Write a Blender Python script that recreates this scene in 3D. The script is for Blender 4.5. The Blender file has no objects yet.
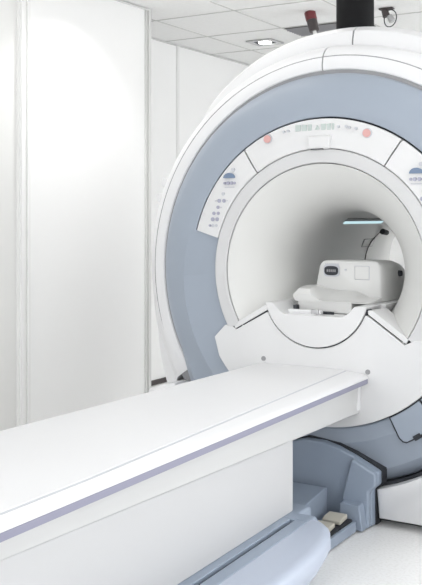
import bpy, bmesh, math
from math import sin, cos, pi, radians as R
from mathutils import Vector, Matrix

scene = bpy.context.scene
C = scene.collection
GX, GZ = 0.003, 0.996          # axis of the gantry
CEIL = 2.52

# brightness of the added ceiling panels (front, rear) and of the four added fill windows
PA, PB, PW1, PW2, PW3, PW4, PS = 2.5, 2.1, 2.9, 1.0, 2.4, 4.5, 28

# ------------------------------------------------------------------ materials
def mat(name, col, rough=0.4, metal=0.0, spec=0.5, bump=0.0, bscale=200.0, var=0.0, vscale=3.0, coat=0.0):
    m = bpy.data.materials.new(name); m.use_nodes = True
    nt = m.node_tree; b = nt.nodes['Principled BSDF']
    b.inputs['Base Color'].default_value = (*col, 1)
    b.inputs['Roughness'].default_value = rough
    b.inputs['Metallic'].default_value = metal
    b.inputs['Specular IOR Level'].default_value = spec
    b.inputs['Coat Weight'].default_value = coat
    tc = nt.nodes.new('ShaderNodeTexCoord')
    if var > 0:
        n = nt.nodes.new('ShaderNodeTexNoise'); n.inputs['Scale'].default_value = vscale
        n.inputs['Detail'].default_value = 5
        nt.links.new(tc.outputs['Object'], n.inputs['Vector'])
        r = nt.nodes.new('ShaderNodeValToRGB')
        r.color_ramp.elements[0].position = 0.35; r.color_ramp.elements[1].position = 0.65
        r.color_ramp.elements[0].color = (*[c * (1 - var) for c in col], 1)
        r.color_ramp.elements[1].color = (*[min(1, c * (1 + var)) for c in col], 1)
        nt.links.new(n.outputs['Fac'], r.inputs['Fac'])
        nt.links.new(r.outputs['Color'], b.inputs['Base Color'])
    if bump > 0:
        n2 = nt.nodes.new('ShaderNodeTexNoise'); n2.inputs['Scale'].default_value = bscale
        nt.links.new(tc.outputs['Object'], n2.inputs['Vector'])
        bp = nt.nodes.new('ShaderNodeBump'); bp.inputs['Strength'].default_value = bump
        bp.inputs['Distance'].default_value = 0.002
        nt.links.new(n2.outputs['Fac'], bp.inputs['Height'])
        nt.links.new(bp.outputs['Normal'], b.inputs['Normal'])
    return m

def emis(name, col, strength):
    m = bpy.data.materials.new(name); m.use_nodes = True
    nt = m.node_tree; nt.nodes.clear()
    e = nt.nodes.new('ShaderNodeEmission'); e.inputs['Color'].default_value = (*col, 1)
    e.inputs['Strength'].default_value = strength
    o = nt.nodes.new('ShaderNodeOutputMaterial'); nt.links.new(e.outputs[0], o.inputs[0])
    return m

M = dict(
    wall=mat('wall_paint', (.88, .88, .875), .55, var=.008, vscale=1.2),
    wall_grey=mat('grey_wall_panel', (.74, .74, .725), .5, var=.01, vscale=1.5),
    trim=mat('trim_white', (.84, .84, .83), .4),
    trim_grey=mat('trim_grey', (.66, .66, .65), .4),
    ceil=mat('ceiling_tile', (.87, .87, .86), .9, bump=.3, bscale=120, var=.015, vscale=40),
    tbar=mat('ceiling_t_bar', (.58, .58, .56), .5),
    white=mat('white_plastic', (.80, .80, .81), .32, var=.006, vscale=2),
    white2=mat('panel_plastic', (.72, .72, .725), .38, var=.006, vscale=2),
    flange=mat('flange_plastic', (.62, .62, .625), .4, var=.006, vscale=2),
    liner=mat('bore_liner_plastic', (.70, .70, .685), .45, var=.008, vscale=2),
    blue=mat('blue_grey_plastic', (.330, .375, .443), .36, var=.012, vscale=2),
    blue2=mat('blue_grey_base_plastic', (.295, .35, .435), .42, var=.015, vscale=3),
    blue3=mat('pale_blue_fairing', (.47, .52, .62), .38, var=.01, vscale=3),
    dark=mat('dark_joint', (.03, .033, .04), .7),
    grey=mat('grey_joint', (.30, .30, .31), .6),
    black=mat('black_duct', (.007, .007, .008), .8, spec=.25, bump=.3, bscale=60),
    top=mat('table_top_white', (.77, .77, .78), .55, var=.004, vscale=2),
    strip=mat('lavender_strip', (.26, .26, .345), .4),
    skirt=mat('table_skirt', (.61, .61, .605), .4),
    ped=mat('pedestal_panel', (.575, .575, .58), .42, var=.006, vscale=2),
    beige=mat('beige_pedal_pad', (.58, .55, .47), .5, bump=.3, bscale=300),
    red=mat('soft_red_button', (.68, .38, .36), .4),
    lcd=mat('grey_green_display', (.50, .56, .54), .3),
    btn=mat('grey_violet_button', (.38, .38, .47), .4),
    btnl=mat('light_grey_button', (.55, .56, .60), .4),
    btnb=mat('steel_blue_mark', (.16, .22, .33), .4),
    metal=mat('brushed_metal', (.55, .55, .56), .3, metal=1),
    dred=mat('dark_red_cap', (.16, .03, .035), .4),
    dgrey=mat('dark_grey_body', (.06, .05, .05), .5),
    coil=mat('coil_grey_white', (.70, .70, .69), .4, var=.008, vscale=4),
    coild=mat('coil_side_grey', (.50, .50, .48), .45),
    lightp=emis('added_light_diffuser', (1, .99, .97), PA), lightb=emis('added_light_diffuser_rear', (1, .99, .97), PB),
    strip_l=emis('bore_lamp', (.62, .86, .93), .9),
    spot_l=emis('downlight_lens', (1, .99, .96), 6.0),
)
# floor: speckled pale vinyl
fm = mat('speckled_floor', (.80, .795, .78), .35)
nt = fm.node_tree; b = nt.nodes['Principled BSDF']
tc = nt.nodes.new('ShaderNodeTexCoord')
n = nt.nodes.new('ShaderNodeTexNoise'); n.inputs['Scale'].default_value = 90; n.inputs['Detail'].default_value = 3
r = nt.nodes.new('ShaderNodeValToRGB')
r.color_ramp.elements[0].position = .33; r.color_ramp.elements[0].color = (.87, .865, .85, 1)
r.color_ramp.elements[1].position = .55; r.color_ramp.elements[1].color = (.95, .947, .94, 1)
nt.links.new(tc.outputs['Object'], n.inputs['Vector']); nt.links.new(n.outputs['Fac'], r.inputs['Fac'])
nt.links.new(r.outputs['Color'], b.inputs['Base Color'])
M['floor'] = fm

# ------------------------------------------------------------------ helpers
def link(name, bm, m, parent=None, bevel=0, seg=2, smooth=35):
    bmesh.ops.recalc_face_normals(bm, faces=bm.faces)
    me = bpy.data.meshes.new(name); bm.to_mesh(me); bm.free()
    me.materials.append(M[m] if isinstance(m, str) else m)
    if smooth:
        for p in me.polygons: p.use_smooth = True
        me.set_sharp_from_angle(angle=R(smooth))
    o = bpy.data.objects.new(name, me); C.objects.link(o)
    if parent is not None: o.parent = parent
    if bevel:
        md = o.modifiers.new('bevel', 'BEVEL'); md.width = bevel; md.segments = seg
        md.limit_method = 'ANGLE'; md.angle_limit = R(38); md.harden_normals = True
    return o

def box_bm(bm, x0, x1, y0, y1, z0, z1):
    v = [bm.verts.new(p) for p in ((x0,y0,z0),(x1,y0,z0),(x1,y1,z0),(x0,y1,z0),(x0,y0,z1),(x1,y0,z1),(x1,y1,z1),(x0,y1,z1))]
    for f in ((0,1,2,3),(4,5,6,7),(0,1,5,4),(1,2,6,5),(2,3,7,6),(3,0,4,7)): bm.faces.new([v[i] for i in f])

def box(name, x0, x1, y0, y1, z0, z1, m, parent=None, bevel=0, seg=2):
    bm = bmesh.new(); box_bm(bm, x0, x1, y0, y1, z0, z1); return link(name, bm, m, parent, bevel, seg)

def loft_bm(bm, loops, cap=True, closed=True):
    rows = [[bm.verts.new(p) for p in L] for L in loops]
    n = len(rows[0])
    for a, b in zip(rows, rows[1:]):
        for i in range(n if closed else n - 1):
            j = (i + 1) % n
            bm.faces.new((a[i], a[j], b[j], b[i]))
    if cap:
        bm.faces.new(rows[0]); bm.faces.new(rows[-1])

def prism_xz(name, pts, y0, y1, m, parent=None, bevel=0, seg=2, smooth=35):
    bm = bmesh.new(); loft_bm(bm, [[(x, y0, z) for x, z in pts], [(x, y1, z) for x, z in pts]])
    return link(name, bm, m, parent, bevel, seg, smooth)

def prism_yz(name, pts, x0, x1, m, parent=None, bevel=0, seg=2):
    bm = bmesh.new(); loft_bm(bm, [[(x0, y, z) for y, z in pts], [(x1, y, z) for y, z in pts]])
    return link(name, bm, m, parent, bevel, seg)

def prism_xy(name, pts, z0, z1, m, parent=None, bevel=0, seg=2):
    bm = bmesh.new(); loft_bm(bm, [[(x, y, z0) for x, y in pts], [(x, y, z1) for x, y in pts]])
    return link(name, bm, m, parent, bevel, seg)

def sector(name, a0, a1, prof, m, parent=None, bevel=0, seg=2, step=2.0, cx=GX, cz=GZ, smooth=35):
    """solid ring sector about the bore axis; prof(angle) or list gives a closed loop of (radius, y)"""
    n = max(2, int(abs(a1 - a0) / step) + 1)
    full = abs(abs(a1 - a0) - 360) < 1e-6
    loops = []
    for i in range(n + 1):
        a = a0 + (a1 - a0) * i / n
        pr = prof(a) if callable(prof) else prof
        loops.append([(cx + r_ * cos(R(a)), y, cz + r_ * sin(R(a))) for r_, y in pr])
    bm = bmesh.new()
    if full:
        loops[-1] = loops[0]
        loft_bm(bm, loops, cap=False); bmesh.ops.remove_doubles(bm, verts=bm.verts, dist=1e-5)
    else:
        loft_bm(bm, loops)
    return link(name, bm, m, parent, bevel, seg, smooth)

def cyl(name, p0, p1, r0, r1, m, parent=None, n=24, bevel=0):
    p0, p1 = Vector(p0), Vector(p1); d = (p1 - p0).normalized()
    u = d.orthogonal().normalized(); w = d.cross(u)
    bm = bmesh.new()
    loft_bm(bm, [[tuple(p + (u * cos(2*pi*i/n) + w * sin(2*pi*i/n)) * rr) for i in range(n)] for p, rr in ((p0, r0), (p1, r1))])
    return link(name, bm, m, parent, bevel)

def tube(name, pts, rad, m, parent=None, n=8, closed=False):
    P = [Vector(p) for p in pts]; bm = bmesh.new(); loops = []
    N = len(P)
    for i in range(N):
        if closed: t = P[(i+1) % N] - P[i-1]
        else: t = P[min(i+1, N-1)] - P[max(i-1, 0)]
        t.normalize(); u = Vector((0.3, 1, 0.1)).cross(t).normalized(); w = t.cross(u)
        loops.append([tuple(P[i] + (u*cos(2*pi*k/n) + w*sin(2*pi*k/n))*rad) for k in range(n)])
    if closed:
        loops.append(loops[0]); loft_bm(bm, loops, cap=False); bmesh.ops.remove_doubles(bm, verts=bm.verts, dist=1e-6)
    else: loft_bm(bm, loops)
    return link(name, bm, m, parent)

def empty(name, loc, label, cat, group=None):
    o = bpy.data.objects.new(name, None); C.objects.link(o); o.location = loc
    o['label'] = label; o['category'] = cat
    if group: o['group'] = group
    OFF[o.name] = Vector(loc)
    return o
OFF = {}
def settle(root):
    """meshes were written in room coordinates: bring them into their thing's own frame"""
    off = OFF[root.name]
    def walk(o):
        for ch in o.children:
            ch.data.transform(Matrix.Translation(-off)); walk(ch)
    walk(root)
def tag(o, label, cat, group=None):
    o['label'] = label; o['category'] = cat
    if group: o['group'] = group
    return o
def struct(o): o['kind'] = 'structure'; return o

# ------------------------------------------------------------------ room
XN, XF, XR = -1.79, -2.31, 3.3
YF, YB, YS = -5.2, 4.7, 1.32      # front wall, back wall, step in the left wall
struct(box('floor', XF - .1, XR + .1, YF - .1, YB + .1, -.1, 0, 'floor'))
struct(box('ceiling', XF - .1, XR + .1, YF - .1, YB + .1, CEIL, CEIL + .1, 'ceil'))
struct(box('wall_left', XF - .1, XN, .2, YS, 0, CEIL, 'wall'))
struct(box('wall_left_rear', XF - .1, XF, YS, YB, 0, CEIL, 'wall'))
struct(box('wall_left_front', XF - .1, XN - .02, YF, .15, 0, CEIL, 'wall_grey'))
struct(box('wall_back', XF - .1, XR + .1, YB, YB + .1, 0, CEIL, 'wall'))
struct(box('wall_right', XR, XR + .1, YF, YB, 0, CEIL, 'wall'))
struct(box('wall_front', XF - .1, XR + .1, YF - .1, YF, 0, CEIL, 'wall'))
# added glowing windows, unseen behind and beside the camera, as fill light
def fill_window(nm, axis, pos, a0, a1, z0, z1, inward, power):
    bm = bmesh.new(); d0, d1 = sorted((pos - .01 * inward, pos + .035 * inward))
    def bb(u0, u1, w0, w1, e0=d0, e1=d1):
        if axis == 'y': box_bm(bm, u0, u1, e0, e1, w0, w1)
        else: box_bm(bm, e0, e1, u0, u1, w0, w1)
    bb(a0, a1, z0 - .05, z0); bb(a0, a1, z1, z1 + .05); bb(a0 - .05, a0, z0 - .05, z1 + .05); bb(a1, a1 + .05, z0 - .05, z1 + .05)
    for k in (1, 2): u = a0 + (a1 - a0) * k / 3; bb(u - .02, u + .02, z0, z1)
    f = struct(link(nm, bm, 'trim', bevel=.004))
    bm = bmesh.new(); e0, e1 = sorted((pos + .004 * inward, pos + .012 * inward))
    bb(a0, a1, z0, z1, e0, e1)
    link('pane', bm, emis('fill_light_pane', (.97, .985, 1.0), power), f)
fill_window('fill_window_1', 'y', YF, -1.5, 2.6, .55, 2.25, 1, PW1)
fill_window('fill_window_2', 'x', XN - .02, -4.6, -1.3, .55, 2.25, 1, PW2)
fill_window('fill_window_3', 'x', XR, -4.4, -.2, .55, 2.25, -1, PW3)
fill_window('fill_window_4', 'x', XR, .6, 4.3, .55, 2.25, -1, PW4)
# upright profile between the grey and the white panel, and the one on the outer corner
bm = bmesh.new()
box_bm(bm, XN - .03, XN - .004, .150, .158, 0, CEIL)
box_bm(bm, XN - .03, XN + .010, .158, .185, 0, CEIL)
box_bm(bm, XN - .03, XN + .004, .185, .2, 0, CEIL)
box_bm(bm, XN - .03, XN + .014, .2, .222, 0, CEIL)
struct(link('trim_1', bm, 'trim', bevel=.002))
bm = bmesh.new()
box_bm(bm, XN - .02, XN + .012, 1.276, 1.292, 0, CEIL)
box_bm(bm, XN - .02, XN + .005, 1.292, 1.302, 0, CEIL)
box_bm(bm, XN - .05, XN + .014, 1.302, 1.33, 0, CEIL)
struct(link('trim_2', bm, 'trim_grey', bevel=.002))
bm = bmesh.new(); box_bm(bm, XF - .01, XF + .008, 2.42, 2.46, 0, CEIL); box_bm(bm, XF - .01, XF + .012, 2.432, 2.448, 0, CEIL)
struct(link('trim_3', bm, 'trim', bevel=.002))
bm = bmesh.new(); box_bm(bm, XF - .005, XF + .012, 4.0, 4.03, 0, CEIL)
struct(link('trim_4', bm, 'trim'))
struct(box('baseboard_left', XF - .005, XF + .015, YS + .02, YB, 0, .035, 'dgrey'))
# ceiling grid
bm = bmesh.new()
x = -1.94
while x < XR:
    y0 = YF if x > XN else YS
    box_bm(bm, x - .0045, x + .0045, y0, YB, CEIL - .003, CEIL + .002); x += .595
y = 1.62 - .65 * 10
while y < YB:
    x0 = XN if y < YS else XF
    if y > YF: box_bm(bm, x0, XR, y - .0045, y + .0045, CEIL - .0035, CEIL + .002)
    y += .65
struct(link('trim_5', bm, 'tbar'))
# angle profile along the wall tops
bm = bmesh.new()
box_bm(bm, XN, XN + .015, YF, YS, CEIL - .012, CEIL - .004)
box_bm(bm, XF, XF + .015, YS, YB, CEIL - .012, CEIL - .004)
struct(link('trim_6', bm, 'trim_grey'))

# ------------------------------------------------------------------ ceiling fixtures
def added_panel_light(x, y, label, m='lightp'):  # unseen ceiling panel, added to brighten the room
    t = empty('added_ceiling_light', (x, y, CEIL), label, 'added ceiling light')
    bm = bmesh.new()
    for a in ((-.60, .60, -.30, -.27), (-.60, .60, .27, .30), (-.60, -.57, -.27, .27), (.57, .60, -.27, .27)):
        box_bm(bm, x + a[0], x + a[1], y + a[2], y + a[3], CEIL - .03, CEIL - .003)
    link('frame', bm, 'trim', t)
    box('diffuser', x - .57, x + .57, y - .27, y + .27, CEIL - .022, CEIL - .004, m, t)
    settle(t)
added_panel_light(-.7, .92, 'added light panel in the ceiling above the scanner, left of the black duct', 'lightb')
added_panel_light(-.95, -.15, 'added square-edged light panel in the ceiling above the left side of the scanner front')
added_panel_light(1.1, -.6, 'added light panel in the ceiling in front of the scanner, to its right')
added_panel_light(-.7, -2.6, 'added light panel in the ceiling over the outer end of the patient table')
added_panel_light(1.7, -2.6, 'added light panel in the ceiling above the near side of the patient table')
added_panel_light(0.3, -4.2, 'added light panel in the ceiling at the front wall')
added_panel_light(2.2, 2.2, 'added light panel in the ceiling right of the scanner body', 'lightb')
added_panel_light(-.1, 3.9, 'added light panel in the ceiling behind the scanner', 'lightb')

def downlight(x, y, label, power=None, tgt=None):
    t = empty('downlight', (x, y, CEIL), label, 'downlight')
    bm = bmesh.new(); s, i = .105, .075
    for a in ((-s, s, -s, -i), (-s, s, i, s), (-s, -i, -i, i), (i, s, -i, i)):
        box_bm(bm, x + a[0], x + a[1], y + a[2], y + a[3], CEIL - .012, CEIL - .003)
    link('frame', bm, 'metal', t)
    box('well', x - i, x + i, y - i, y + i, CEIL - .005, CEIL - .003, 'dark', t)
    cyl('lamp', (x, y, CEIL - .005), (x, y, CEIL - .014), .050, .046, 'spot_l', t)
    settle(t)
downlight(-1.68, 2.66, 'small square recessed downlight in the ceiling tiles left of the slatted vent')
downlight(-1.42, .50, 'small square recessed downlight washing the white wall panel left of the scanner')
ld = bpy.data.lights.new('downlight_beam', 'SPOT'); ld.energy = PS; ld.spot_size = R(125); ld.spot_blend = .7; ld.shadow_soft_size = .05
lo = bpy.data.objects.new('downlight_beam', ld); C.objects.link(lo); lo.location = (-1.42, .50, CEIL - .03)
lo.rotation_euler = (Vector((-1.56, .45, 0)) - Vector(lo.location)).to_track_quat('-Z', 'Y').to_euler()

# slatted vent
t = empty('ceiling_vent', (-1.04, 2.41, CEIL), 'dark slatted air vent in the ceiling just left of the black duct', 'air vent')
box('backing', -1.33, -.76, 2.285, 2.535, CEIL - .005, CEIL - .003, 'dgrey', t)
bm = bmesh.new()
for k in range(7):
    y = 2.30 + k * .036
    loft_bm(bm, [[(xx, y, CEIL - .006), (xx, y + .012, CEIL - .02), (xx, y + .015, CEIL - .018), (xx, y + .003, CEIL - .004)] for xx in (-1.32, -.77)])
link('slats', bm, 'grey', t)
settle(t)

# black duct on the gantry top
t = empty('exhaust_duct', (-.125, .65, 2.052), 'thick black round duct rising from the scanner top to the ceiling', 'duct')
cyl('pipe', (-.125, .65, 2.052), (-.125, .65, CEIL - .02), .089, .089, 'black', t, n=40)
cyl('collar', (-.125, .65, CEIL - .045), (-.125, .65, CEIL - .004), .100, .100, 'black', t, n=40)
settle(t)

# red capped device hanging from ceiling
t = empty('spotlight', (-.95, 1.9, CEIL), 'small tilted dark cylinder with a dark red cap hanging before the ceiling vent', 'ceiling spotlight')
d = Vector((.036, -.01, -.12)); p = Vector((-.955, 1.9, CEIL - .004))
cyl('cap', p, p + d*.45, .036, .036, 'dred', t, n=20, bevel=.004)
cyl('body', p + d*.45, p + d*1.05, .034, .031, 'dgrey', t, n=20, bevel=.004)
cyl('stub', p + d*1.05, p + d*1.4, .012, .011, 'trim', t, n=14)
settle(t)

# bracket with a wire loop
t = empty('ceiling_hook', (-.50, 2.05, CEIL), 'black ceiling bracket with a hanging wire loop, right of the black duct', 'bracket')
box('plate', -.545, -.455, 2.03, 2.07, CEIL - .012, CEIL - .003, 'dgrey', t, bevel=.002)
cyl('knuckle', (-.515, 2.05, CEIL - .01), (-.50, 2.05, CEIL - .055), .02, .024, 'dgrey', t, n=16, bevel=.003)
q = [(-.478 + .042 * cos(a) * (1 if cos(a) > 0 else .9), 2.05 + .01 * sin(a), CEIL - .068 + .055 * sin(a)) for a in [2*pi*i/28 for i in range(28)]]
tube('wire_loop', q, .0032, 'dark', t, closed=True)
cyl('clear_bulb', (-.482, 2.05, CEIL - .05), (-.462, 2.05, CEIL - .09), .018, .022, 'metal', t, n=16, bevel=.004)
settle(t)

# ------------------------------------------------------------------ scanner
S = empty('mri_scanner', (0, .7, 0), 'large white ring-shaped medical scanner with a blue-grey face around its bore', 'MRI scanner')

def kw(a):   # radial widening of the white body towards the foot
    a = (a + 90) % 360 - 90           # -90..270
    d_ = -a if a < 90 else a - 180    # degrees below the horizontal
    return 1.0 + (0.0 if d_ < 8 else .0000165 * (d_ - 8) ** 2.2)

# rear shell, upper part in two halves split by a seam, outline running down to the floor
def shell_profile(a):
    k = kw(a)
    pts = ((-40, 1), (115, 1), (130, .985), (142, .955), (152, .965), (168, .972), (180, .972), (190, .985), (198, .995), (211, 1.035), (220, 1.045))
    for (p, u), (q, v) in zip(pts, pts[1:]):
        if p <= a <= q: k *= u + (v - u) * (a - p) / (q - p)
    return [(.94, .214), (.985*k, .214), (1.02*k, .222), (1.043*k, .26), (1.052*k, .33), (1.055*k, 1.15), (1.03*k, 1.35), (.96*k, 1.45), (.94, 1.45)]
sector('rear_shell', 87.7, 215, shell_profile, 'white', S, step=2)
sector('rear_shell', -35, 87.3, shell_profile, 'white', S, step=2)
sector('seam_backing', 86.5, 88.5, [(.93, .215), (1.02, .235), (1.038, .27), (1.038, 1.3), (.93, 1.3)], 'dark', S)
# inner core (behind all front panels, hollow)
sector('core_frame', 0, 360, [(.4435, .062), (.90, .097), (.93, .20), (.93, 1.43), (.42, 1.47), (.42, .6)], 'grey', S, step=3)
# joint ring visible as black lines between the front panels
sector('joint_ring', 0, 360, [(.4445, .022), (.66, .022), (.66, .07), (.4445, .07)], 'dark', S, step=3)
# lower body
prism_xz('lower_body', [(-.93, 0.03), (.93, .03), (1.0, .3), (.985, .40), (.6, .5), (-.6, .5), (-.985, .40), (-1.0, .3)], .25, 1.3, 'white', S, bevel=.04, seg=4)
box('kick_plinth', -.84, .84, .07, 1.25, 0, .04, 'dark', S)

# white front ring, two pieces with a seam near the top
def ring_profile(a):
    k = kw(a); e_ = max(0, min(1, (a - 135) / 20)) * .020
    return [(.829, .112), (.834, .098), (.842, .088), (.862, .086), (.90*k, .098), (.930*k, .122), ((.950 + e_*.5)*k, .160), ((.956 + e_)*k, .211), (.94, .23), (.84, .23)]
sector('front_ring', 92.9, 213.5, ring_profile, 'white', S, step=2)
sector('front_ring', -33, 92.5, ring_profile, 'white', S, step=2)
sector('seam_backing', 91.5, 94, [(.832, .12), (.85, .103), (.90, .112), (.932, .14), (.945, .19), (.85, .2)], 'dark', S)
bm = bmesh.new()
for a, dz in ((160.5, 0), (156, 0)):
    c_ = Vector((GX + .972*cos(R(a)), .22, GZ + .972*sin(R(a))))
    box_bm(bm, c_.x - .022, c_.x + .03, .17, .25, c_.z - .03, c_.z + .012)
link('cover_clip', bm, 'white', S, bevel=.006)

# blue grey face: upper arc, and lower arc with a crease
def blue_up(a):
    return [(.6345, .06), (.6345, .002), (.640, .0), (.70, .004), (.77, .026), (.805, .050), (.819, .069), (.8235, .095), (.80, .12)]
def blue_low(a):
    a = a % 360                                 # 165 .. 375
    u = min(1, (a - 164.5) / 60.0, (375.5 - a) / 60.0); u = max(u, 0)
    s_ = min(1, max(0, (a - 205) / 18.0), max(0, (335 - a) / 18.0))
    s_ = s_ * s_ * (3 - 2 * s_)
    rc = .655 + .040 * u ** .7; ro = .8235 + .049 * s_
    def yb(r_):
        T_ = ((.5, 0), (.6395, 0), (.70, .004), (.77, .026))
        for (p, c1), (q, c2) in zip(T_, T_[1:]):
            if r_ <= q: return c1 + (c2 - c1) * (r_ - p) / (q - p)
        return .026
    ri = .5040 if (a < 228 or a > 321) else .6345
    w_ = min(1, u * 3)
    return [(ri, .06), (ri, .004), (ri + .005, .0), (rc, yb(rc) - .010 * w_), (rc + .004, yb(rc + .004) - .0085 * w_), (rc + .04, yb(rc + .04) + .002 * w_),
            (ro - .0535, .026), (ro - .0185, .050), (ro - .0045, .069), (ro, .095), (.80, .12)]
sector('blue_face', 15.2, 164.8, blue_up, 'blue', S, step=1.5, smooth=30)
sector('blue_face', 164.8, 375.2, blue_low, 'blue', S, step=1.5, smooth=25)

# service hatches in the lower right of the blue face
def hatch(a0, a1):
    pts = []
    for i in range(9):
        a = R(a0 + (a1 - a0) * i / 8); pts.append((GX + .637*cos(a), GZ + .637*sin(a)))
    for i, rr in ((a1, .735), (a1 - 1.0, .742)):
        pts.append((GX + rr*cos(R(i)), GZ + rr*sin(R(i))))
    for i in range(7):
        a = R(a1 - 1.5 + (a0 + 3 - a1) * i / 6); pts.append((GX + .745*cos(a), GZ + .745*sin(a)))
    pts.append((GX + .737*cos(R(a0 + .6)), GZ + .737*sin(R(a0 + .6))))
    pts.append((GX + .72*cos(R(a0)), GZ + .72*sin(R(a0))))
    return pts
def grow(pts, d):
    cx = sum(p[0] for p in pts) / len(pts); cz = sum(p[1] for p in pts) / len(pts)
    out = []
    for x_, z_ in pts:
        v = Vector((x_ - cx, z_ - cz)); out.append((cx + v.x * (1 + d / v.length), cz + v.y * (1 + d / v.length)))
    return out
for a0, a1 in ((-62.2, -49.6), (-48.8, -36)):
    h = hatch(a0, a1)
    j = prism_xz('hatch_joint', grow(h, .006), -.0125, .03, 'dark', S)
    prism_xz('service_hatch', h, -.017, .03, 'blue', S, bevel=.003)
sector('hatch_latch', -58.2, -55.6, [(.736, -.022), (.756, -.016), (.756, .02), (.736, .02)], 'dark', S, bevel=.003)

# control panels round the bore
ctl = [(.5045, .045), (.5045, -.018), (.508, -.022), (.56, -.019), (.618, -.010), (.6265, -.003), (.6265, .045)]
cpt = sector('control_panel', 57.3, 125.0, ctl, 'white2', S, step=1.5)
cpl = sector('control_panel', 125.7, 164.6, ctl, 'white2', S, step=1.5)
cpr = sector('control_panel', 15.4, 56.6, ctl, 'white2', S, step=1.5)
sector('bore_flange', -34, 211, [(.4455, .055), (.4455, -.016), (.449, -.020), (.497, -.021), (.5015, -.017), (.5015, .055)], 'flange', S, step=2)

def disc(name, x, z, y, r_, m, parent, th=.006, n=20):
    return cyl(name, (x, y + th, z), (x, y - th * .5, z), r_, r_ * .93, m, parent, n=n)
def plate(name, x0, x1, z0, z1, y, m, parent, bevel=.001):
    return box(name, x0, x1, y - .004, y + .006, z0, z1, m, parent, bevel)
YP = -.0235
# top panel: red buttons, display digits, projecting cover
for x_, z_ in ((-.241, 1.548), (.204, 1.553)):
    bs = disc('button_bezel', x_, z_, -.0155, .021, 'btnl', cpt)
    rb = disc('stop_button', x_, z_, -.0215, .017, 'red', cpt); rb['label'] = 'soft red round stop button'
for k, (x0, x1) in enumerate(((-.112, -.088), (-.082, -.06), (-.055, -.038), (.004, .025), (.030, .048), (.053, .062))):
    plate('display', x0, x1, 1.574, 1.600, YP + .011, 'lcd', cpt)
prism_xz('display_arrow', [(-.022, 1.577), (-.002, 1.577), (-.012, 1.596)], YP + .004, YP + .014, 'lcd', cpt)
for x_, z_ in ((-.145, 1.578), (-.165, 1.575), (.082, 1.585), (.115, 1.584), (.128, 1.580), (.158, 1.574)):
    disc('indicator', x_, z_, YP + .004, .0055, 'btnl', cpt)
tab = prism_yz('cover_tab', [(-.012, 1.556), (-.036, 1.548), (-.040, 1.505), (-.034, 1.497), (-.014, 1.497)], -.045, .050, 'white2', S, bevel=.004)
box('tab_slot', -.034, .022, -.0345, -.030, 1.4945, 1.4985, 'dark', tab)

def cluster(par, ox, oz, full=True):
    # dome shaped mark over a row of keys
    pts = [(ox - .028, oz)] + [(ox + .028 * cos(a), oz + .022 * sin(a)) for a in [pi - pi*i/12 for i in range(1, 12)]] + [(ox + .028, oz)]
    prism_xz('dome_mark', pts, YP - .002, YP + .01, 'btnb', par)
    disc('button', ox + .018, oz + .036, YP + .003, .008, 'btnl', par)
    for k, w in ((-.022, .006), (-.006, .008), (.012, .008), (.027, .006)):
        disc('button', ox + k, oz - .022, YP + .001, w, 'btn', par, n=14)
    plate('key_legend', ox - .022, ox + .026, oz - .042, oz - .038, YP + .004, 'btnl', par)
cluster(cpl, -.426, 1.388)
for x_, z_, rr, mm in ((-.456, 1.320, .008, 'btnl'), (-.476, 1.290, .009, 'btn'), (-.452, 1.290, .009, 'btn'), (-.436, 1.290, .003, 'btnl'), (-.494, 1.290, .003, 'btnl'),
        (-.482, 1.262, .008, 'btn'), (-.466, 1.262, .003, 'btnl'), (-.503, 1.236, .008, 'btn'), (-.481, 1.236, .008, 'btn'),
        (-.509, 1.210, .0095, 'btn'), (-.486, 1.210, .0095, 'btn'), (-.523, 1.183, .006, 'btn'), (-.508, 1.183, .008, 'btnl'), (-.49, 1.183, .007, 'btnl')):
    disc('button', x_, z_, YP + .003, rr, mm, cpl, n=14)
cluster(cpr, .408, 1.388)
for x_, z_, rr, mm in ((.438, 1.320, .008, 'btnl'), (.432, 1.290, .009, 'btn'), (.456, 1.290, .009, 'btn'), (.462, 1.262, .008, 'btn'),
        (.461, 1.236, .008, 'btn'), (.483, 1.236, .008, 'btn'), (.466, 1.210, .0095, 'btn'), (.489, 1.210, .0095, 'btn')):
    disc('button', x_, z_, YP + .003, rr, mm, cpr, n=14)

# flared bore liner
prof = []
for i in range(25):
    u = i / 24; y = -.016 + .466 * u
    prof.append((.252 + .189 * (1 - u) ** 3.1, y))
prof += [(.252, .8), (.252, 1.44), (.30, 1.50), (.40, 1.50), (.40, .6), (.43, .40), (.4425, -.012)]
prof[0] = (.4405, -.014)
sector('bore_liner', 0, 360, prof, 'liner', S, step=2.5)
# lamp strip, inspection plate and clip along the bore wall
aa = 127.0
sector('bore_lamp_strip', aa - 2.0, aa + 2.2, [(.2465, .58), (.2465, 1.06), (.2535, 1.06), (.2535, .58)], 'strip_l', S, step=1)
sector('lamp_channel', aa - 7.5, aa - 2.1, [(.2485, .56), (.2485, 1.08), (.2535, 1.08), (.2535, .56)], 'grey', S, step=2)
sector('inspection_plate_joint', 153.6, 163.8, [(.2500, 1.003), (.2500, 1.150), (.256, 1.150), (.256, 1.003)], 'grey', S, step=2)
sector('inspection_plate', 154.4, 163, [(.2485, 1.010), (.2485, 1.143), (.256, 1.143), (.256, 1.010)], 'liner', S, step=2)

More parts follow.
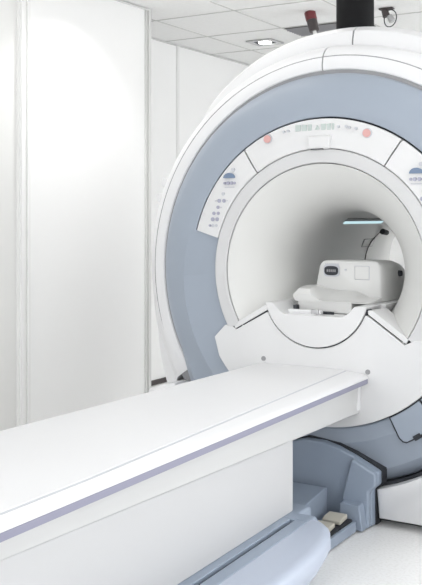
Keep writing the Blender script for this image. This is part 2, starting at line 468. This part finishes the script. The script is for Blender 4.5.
# lower front panel (white shield below the bore)
DX, DZ, DR = -.022, .920, .236
out = [(-.508, .700)]
a0 = -142
for i in range(41):
    a = a0 + (-38 - a0) * i / 40
    rr = .612 + .0175 * min(1, (a - a0) / 22, (-38 - a) / 6)
    out.append((GX - .006 + rr * cos(R(a)), GZ + rr * sin(R(a))))
out += [(.478, .700), (.440, .747), (.393, .742), (.352, .722), (.208, .822)]
t0 = math.degrees(math.atan2(.822 - DZ, .216 - DX)); t1 = -180 + 24.3
for i in range(29):
    a = t0 + (t1 - t0) * i / 28
    out.append((DX - .008 + (DR + .002) * cos(R(a)), DZ + (DR + .002) * sin(R(a))))
out += [(-.400, .738), (-.412, .748), (-.455, .755)]
out = [(x_ + .008, z_) for x_, z_ in out]
prism_xz('lower_panel', out, -.022, .12, 'white2', S, bevel=.004, seg=3, smooth=30)
for sd in (-1, 1):
    q = [(-.404, .741), (-.251, .8285), (-.240, .834), (-.240, .8485), (-.262, .8485), (-.412, .760)] if sd < 0 else [(.358, .7265), (.212, .8265), (.201, .834), (.201, .8485), (.222, .8485), (.368, .745)]
    q = [(x_ + .008, z_) for x_, z_ in q]
    prism_xz('panel_ledge', q, -.0195, .13, 'white2', S, bevel=.002)
    prism_xz('ledge_joint', [(x_, z_ - .006) for x_, z_ in q[:3]] + [q[3], q[-1]], -.010, .11, 'dark', S)
for x_, z_ in ((-.257, .624), (.210, .606)):
    sc_ = disc('screw_cap', x_, z_, -.0235, .0105, 'grey', S)

# round cradle dock with recessed top, and the bridge through the bore
def dsec(r_, bottom=None):
    pts = []
    a_0 = math.degrees(math.asin((.862 - DZ) / r_)); a_1 = -180 - a_0
    for i in range(33):
        a = a_0 + (a_1 - a_0) * i / 32
        z_ = DZ + r_ * sin(R(a))
        if bottom: z_ = max(z_, bottom)
        pts.append((DX + r_ * cos(R(a)), z_))
    pts += [(-.215, .862), (-.180, .830), (-.160, .8165), (.100, .8165), (.125, .832), (.155, .862)]
    return pts
bm = bmesh.new(); p1 = dsec(DR - .003)
loft_bm(bm, [[(x_, y_, z_) for x_, z_ in p1] for y_ in (-.026, .14)])
link('cradle_dock', bm, 'white2', S, bevel=.004, seg=3, smooth=30)
sector('dock_joint', -163, -17, [(.228, -.012), (.241, -.012), (.241, .03), (.228, .03)], 'dark', S, cx=DX, cz=DZ)
prism_xz('cradle_bridge', [(-.235, .862), (-.215, .862), (-.180, .830), (-.160, .8165), (.100, .8165), (.125, .832), (.155, .862), (.225, .862), (.20, .79), (-.21, .79)], .141, 1.44, 'white2', S, bevel=.003)
box('dock_latch', -.165, -.015, .02, .05, .8165, .834, 'white', S, bevel=.003)
box('dock_slot', -.170, .03, .05, .058, .816, .828, 'dark', S)
box('dock_catch', -.055, -.022, .012, .026, .8165, .838, 'metal', S, bevel=.003)
box('dock_catch', -.150, -.135, .04, .07, .8165, .85, 'dark', S, bevel=.002)
box('dock_plate', -.145, -.03, -.018, .01, .8160, .8200, 'top', S, bevel=.002)

# white foot covers left and right of the docking plate
def foot(side):
    pts = []
    for i in range(17):
        a = -74.2 + (-36 + 74.2) * i / 16
        pts.append((GX + .884 * cos(R(a)), GZ + .884 * sin(R(a))))
    pts += [(.80, .46), (.86, .44), (.87, .3), (.84, .03), (.254, .03)]
    lo_ = [(x_ if side > 0 else -x_ + 2*GX, z_) for x_, z_ in pts]
    ctr = (.5 * side, .2)
    bm = bmesh.new()
    def off(y_, k):
        return [(ctr[0] + (x_ - ctr[0]) * (1 - k), y_, ctr[1] + (z_ - ctr[1]) * (1 - k * 1.5)) for x_, z_ in lo_]
    loft_bm(bm, [off(-.030, .055), off(-.022, .02), off(-.004, 0), off(.02, 0), off(.24, 0)])
    link('foot_cover', bm, 'top', S, smooth=50)
foot(1); foot(-1)
sector('foot_joint', 218.5, 328, [(.872, .03), (.886, .03), (.886, .2), (.872, .2)], 'dark', S, step=3)

# blue docking plate on the floor below the disc
top_pts = [(-.305, .17), (-.305, .215), (-.19, .268), (-.12, .298), (-.05, .316), (.03, .314), (.09, .299), (.165, .270), (.266, .222), (.266, .172)]
dp = prism_xz('docking_plate', [(-.27, 0.005)] + [(-.27, .15)] + top_pts + [(.240, .15), (.240, .005)], -.055, -.012, 'blue2', S, bevel=.008, seg=3)
prism_xz('docking_rib', [(.125, .118), (.165, .270), (.266, .222), (.266, .172), (.238, .15), (.238, .006), (.125, .006)], -.085, -.05, 'blue2', S, bevel=.010, seg=3)
prism_xz('plate_shadow_gap', [(-.28, .005), (-.31, .18), (-.31, .220), (-.19, .274), (-.05, .323), (.09, .308), (.167, .272), (.270, .226), (.270, .170), (.245, .147), (.245, .005)], -.014, .03, 'dark', S)
prism_xz('docking_block', [(.135, .105), (.133, .006), (.232, .006), (.216, .105)], -.130, -.055, 'blue2', S, bevel=.006)
settle(S)

# cable with clip on the bore wall
def bw(a, y, r_=.245): return (GX + r_*cos(R(a)), y, GZ + r_*sin(R(a)))
t = empty('bore_cable', bw(140, 1.18), 'thin dark cable with a black clip hanging on the far inner wall of the bore', 'cable')
ptsc = [bw(139, 1.17), bw(144, 1.15), bw(150, 1.125), bw(157, 1.10), bw(165, 1.08), bw(172, 1.07), bw(180, 1.06), bw(188, 1.06), bw(196, 1.06)]
tube('cord', ptsc, .003, 'dgrey', t)
cyl('clip', bw(141, 1.145, .236), bw(141, 1.195, .224), .016, .013, 'dark', t, n=16, bevel=.004)
settle(t)

# ------------------------------------------------------------------ coil unit on the cradle inside the bore
K = empty('coil_unit', (0, .3, .862), 'rounded white receiver unit with a dark oval socket resting on the cradle inside the bore', 'MRI coil')
def rr_loop(x0, x1, z0, z1, r_, y, lean=0, n=6):
    pts = []
    for cx_, cz_, s0 in ((x1 - r_, z1 - r_, 0), (x0 + r_, z1 - r_, 90)):
        for i in range(n + 1):
            a = R(s0 + 90 * i / n)
            pts.append((cx_ + r_ * cos(a), cz_ + r_ * sin(a)))
    pts += [(x0 - lean * .5, z0), (x1 + .004, z0)]
    return [(x_ + (lean * (z_ - z1) / (z1 - z0) * .5 if x_ < (x0 + x1) / 2 else 0), y, z_) for x_, z_ in pts]
bm = bmesh.new()
loft_bm(bm, [rr_loop(-.098, .166, .875, 1.026, .030, .205, .03), rr_loop(-.104, .174, .868, 1.034, .036, .212, .03),
             rr_loop(-.104, .180, .864, 1.034, .045, .26, .03), rr_loop(-.104, .185, .864, 1.030, .055, .42, .03), rr_loop(-.100, .180, .864, 1.018, .06, .50, .03), rr_loop(-.08, .155, .864, .985, .06, .54, .02)])
link('housing', bm, 'coil', K, smooth=50)
# base apron sloping forward with a raised left shoulder
bm = bmesh.new()
def apron(y, zl, zc, zr, xl, xr):
    return [(xl, y, .8635), (xl - .012, y, (.864 + zl) / 2), (xl + .006, y, zl - .008), (xl + .018, y, zl), (xl + .070, y, zl), (-.055, y, zc + .006), (-.02, y, zc), (.07, y, zc), (.13, y, zr), (xr, y, zr), (xr, y, .8635)]
loft_bm(bm, [apron(.085, .893, .866, .866, -.160, .165), apron(.10, .915, .868, .867, -.168, .170), apron(.125, .921, .872, .870, -.172, .175), apron(.20, .924, .905, .880, -.178, .178), apron(.30, .920, .915, .89, -.182, .178), apron(.34, .88, .90, .88, -.178, .178)])
link('apron', bm, 'coil', K, smooth=30)
box('base', -.150, .095, .088, .34, .8185, .868, 'coil', K, bevel=.003)
# socket, window and knob
def oval(cx_, cz_, a_, b_, y0, y1, name, m, e=2.6):
    pts = []
    for i in range(28):
        t_ = 2*pi*i/28; c_, s_ = cos(t_), sin(t_)
        pts.append((cx_ + a_ * abs(c_) ** (2/e) * (1 if c_ > 0 else -1), cz_ + b_ * abs(s_) ** (2/e) * (1 if s_ > 0 else -1)))
    return prism_xz(name, pts, y0, y1, m, K)
oval(-.046, .9905, .0365, .027, .199, .215, 'socket_bezel', 'btnl', 4)
oval(-.046, .9895, .032, .020, .1965, .21, 'socket', 'dark', 3)
bm = bmesh.new()
for k in range(5): box_bm(bm, -.066 + k*.009, -.061 + k*.009, .1950, .198, .984, .995)
link('socket_pins', bm, 'grey', K)
bm = bmesh.new()
for k in range(7): box_bm(bm, -.077 + k*.0095, -.071 + k*.0095, .2035, .207, 1.018 - abs(k-3)*.0006, 1.0215 - abs(k-3)*.0006)
link('socket_marks', bm, 'btnl', K)
disc('knob', .018, .995, .2035, .0045, 'btnl', K, n=14)
box('cover_joint', .058, .127, .2025, .21, .953, 1.014, 'btnl', K, bevel=.004)
box('cover_plate', .0605, .1245, .2005, .21, .9555, 1.0115, 'coil', K, bevel=.004)
cyl('side_knob', (.18, .40, .975), (.197, .40, .975), .014, .012, 'dark', K, n=16)
settle(K)

# ------------------------------------------------------------------ patient table
T = empty('patient_table', (-.04, -1.4, 0), 'long white patient table with lavender side strip docked at the scanner front', 'examination table')
TY0, TY1 = -2.75, -.0235
# top: flat bed with a sloping shoulder, slightly wider towards its outer end
def tsec(y):
    d = -y; xl = -.277 - .023 * d; xs = .211 + .028 * d; xi = min(.113 + .062 * d, xs - .034)
    return [(xl + .010, y, .562), (xl, y, .566), (xl, y, .597), (xl + .006, y, .603), (xl + .014, y, .606), (xi - .012, y, .6060), (xi - .005, y, .6055), (xi, y, .6005), (xi + .004, y, .6005), (xi + .006, y, .6025),
            (xs - .020, y, .5965), (xs - .006, y, .5915), (xs, y, .586), (xs, y, .580), (xs - .004, y, .579), (xs - .004, y, .562)]
bm = bmesh.new(); loft_bm(bm, [tsec(y) for y in (TY1, -.6, -1.2, -1.8, TY0)]); link('table_top', bm, 'top', T, smooth=25)
def jsec(y):
    d = -y; xs = .211 + .028 * d; xi = min(.113 + .062 * d, xs - .034)
    return [(xi - .0015, y, .599), (xi - .0015, y, .6035), (xi + .0055, y, .6035), (xi + .0055, y, .599)]
bm = bmesh.new(); loft_bm(bm, [jsec(y) for y in (TY1 - .004, -.6, -1.2, -1.8, TY0 + .01)]); link('top_joint', bm, 'btnl', T)
def ssec(y, side):
    d = -y; x = .209 + .028 * d if side > 0 else -.277 - .023 * d
    return [(x - side * .006, y, .5785), (x + side * .001, y, .5785), (x + side * .002, y, .576), (x + side * .002, y, .561), (x - side * .002, y, .559), (x - side * .006, y, .559)]
for sd in (1, -1):
    bm = bmesh.new(); loft_bm(bm, [ssec(y, sd) for y in (TY1 - .003, -.6, -1.2, -1.8, TY0 + .01)]); link('side_strip', bm, 'strip', T, smooth=30)
def ksec(y):
    d = -y; x = .176 + .022 * d; zb = .438 + .027 * d
    return [(-.262, y, zb + .006), (-.262, y, .562), (x, y, .562), (x, y, zb + .006), (x - .005, y, zb), (-.256, y, zb)]
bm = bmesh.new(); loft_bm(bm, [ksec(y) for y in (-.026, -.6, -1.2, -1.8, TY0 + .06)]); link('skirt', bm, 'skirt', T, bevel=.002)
prism_yz('skirt_bracket', [(-.024, .60), (-.04, .575), (-.05, .53), (-.052, .50), (-.062, .478), (-.055, .455), (-.024, .452)], .1765, .180, 'white', T)
def psec(y):
    x = .155 - .030 * y
    return [(-.245, y, .205), (-.245, y, .52), (x, y, .52), (x, y, .205)]
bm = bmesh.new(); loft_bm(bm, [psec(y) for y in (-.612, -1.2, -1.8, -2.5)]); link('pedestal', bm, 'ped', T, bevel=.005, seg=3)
def splay(o, k=.035):
    for v in o.data.vertices: v.co.x += k * max(0, -v.co.y - .64)
    return o
# base with slotted rail
box('base', -.30, .20, -2.52, -.52, .012, .204, 'blue2', T, bevel=.01, seg=3)
box('base_foot', -.28, .25, -2.45, -.70, 0, .02, 'dark', T)
splay(prism_xz('rail', [(.15, .10), (.15, .2055), (.200, .2055), (.202, .175), (.217, .175), (.219, .2055), (.262, .2055), (.285, .18), (.285, .10)], -2.5, -.69, 'blue2', T, bevel=.003, seg=3))
prism_xz('rail_end', [(.15, .10), (.15, .2055), (.262, .2055), (.285, .18), (.285, .10)], -.689, -.62, 'blue2', T, bevel=.006, seg=3)
splay(prism_xz('rail_slot', [(.2015, .170), (.2015, .192), (.2035, .192), (.2035, .179), (.2155, .179), (.2155, .192), (.2175, .192), (.2175, .170)], -2.4, -.70, 'dark', T))
# pale bulging fairing
bm = bmesh.new()
O = [(.262, -.625), (.30, -.640), (.345, -.685), (.378, -.755), (.400, -.84), (.415, -.95), (.422, -1.1), (.426, -1.3), (.43, -1.6), (.43, -2.0), (.43, -2.5)]
def flev(z, ins):
    P = []
    for i, (x_, y_) in enumerate(O):
        a_ = Vector(O[max(i-1, 0)]); b_ = Vector(O[min(i+1, len(O)-1)]); t_ = (b_ - a_).normalized()
        nx, ny = t_.y, -t_.x           # inward
        P.append((max(.262, x_ + nx * ins), y_ + (ny * ins if i < len(O) - 1 else 0), z))
    P += [(.255, -2.5, z), (.255, P[0][1], z)]
    return P
loft_bm(bm, [flev(.012, .105), flev(.03, .09), flev(.10, .030), flev(.155, 0), flev(.180, 0), flev(.194, .006), flev(.201, .018), flev(.203, .034)])
splay(link('fairing', bm, 'blue3', T, smooth=50), 0)
# step block and pedal tray reaching to the docking plate
prism_yz('step_block', [(-.60, .012), (-.60, .10), (-.40, .11), (-.115, .146), (-.087, .144), (-.087, .012)], -.26, .066, 'blue2', T, bevel=.006)
prism_xz('pedal_tray', [(.050, .006), (.050, .032), (.192, .030), (.195, .046), (.210, .046), (.210, .006)], -.60, -.139, 'blue2', T, bevel=.004)
for y0, x0 in ((-.222, .098), (-.345, .100)):
    p_ = prism_yz('foot_pedal', [(y0 - .012, .033), (y0 - .012, .042), (y0 + .088, .050), (y0 + .088, .033)], x0, x0 + .092, 'dark', T, bevel=.002)
    prism_yz('pedal_pad', [(y0 + .006, .045), (y0 + .004, .060), (y0 + .025, .068), (y0 + .076, .072), (y0 + .080, .053)], x0 + .002, x0 + .078, 'beige', p_, bevel=.004)
settle(T)

# ------------------------------------------------------------------ world, camera
w = bpy.data.worlds.new('world'); scene.world = w; w.use_nodes = True
w.node_tree.nodes['Background'].inputs[0].default_value = (.9, .92, 1, 1)
w.node_tree.nodes['Background'].inputs[1].default_value = .1

cam = bpy.data.cameras.new('camera'); co = bpy.data.objects.new('camera', cam); C.objects.link(co)
co.location = (1.634, -3.56, 1.22); co.rotation_euler = (R(90), 0, R(31.3))
cam.sensor_fit = 'HORIZONTAL'; cam.sensor_width = 36; cam.lens = 36 * 950 / 422
cam.shift_y = -(292.5 - 217) / 422
cam.clip_start = .05
scene.camera = co
vs = scene.view_settings
vs.view_transform = 'Standard'; vs.look = 'None'; vs.gamma = 1; vs.use_curve_mapping = False; vs.exposure = 0.06
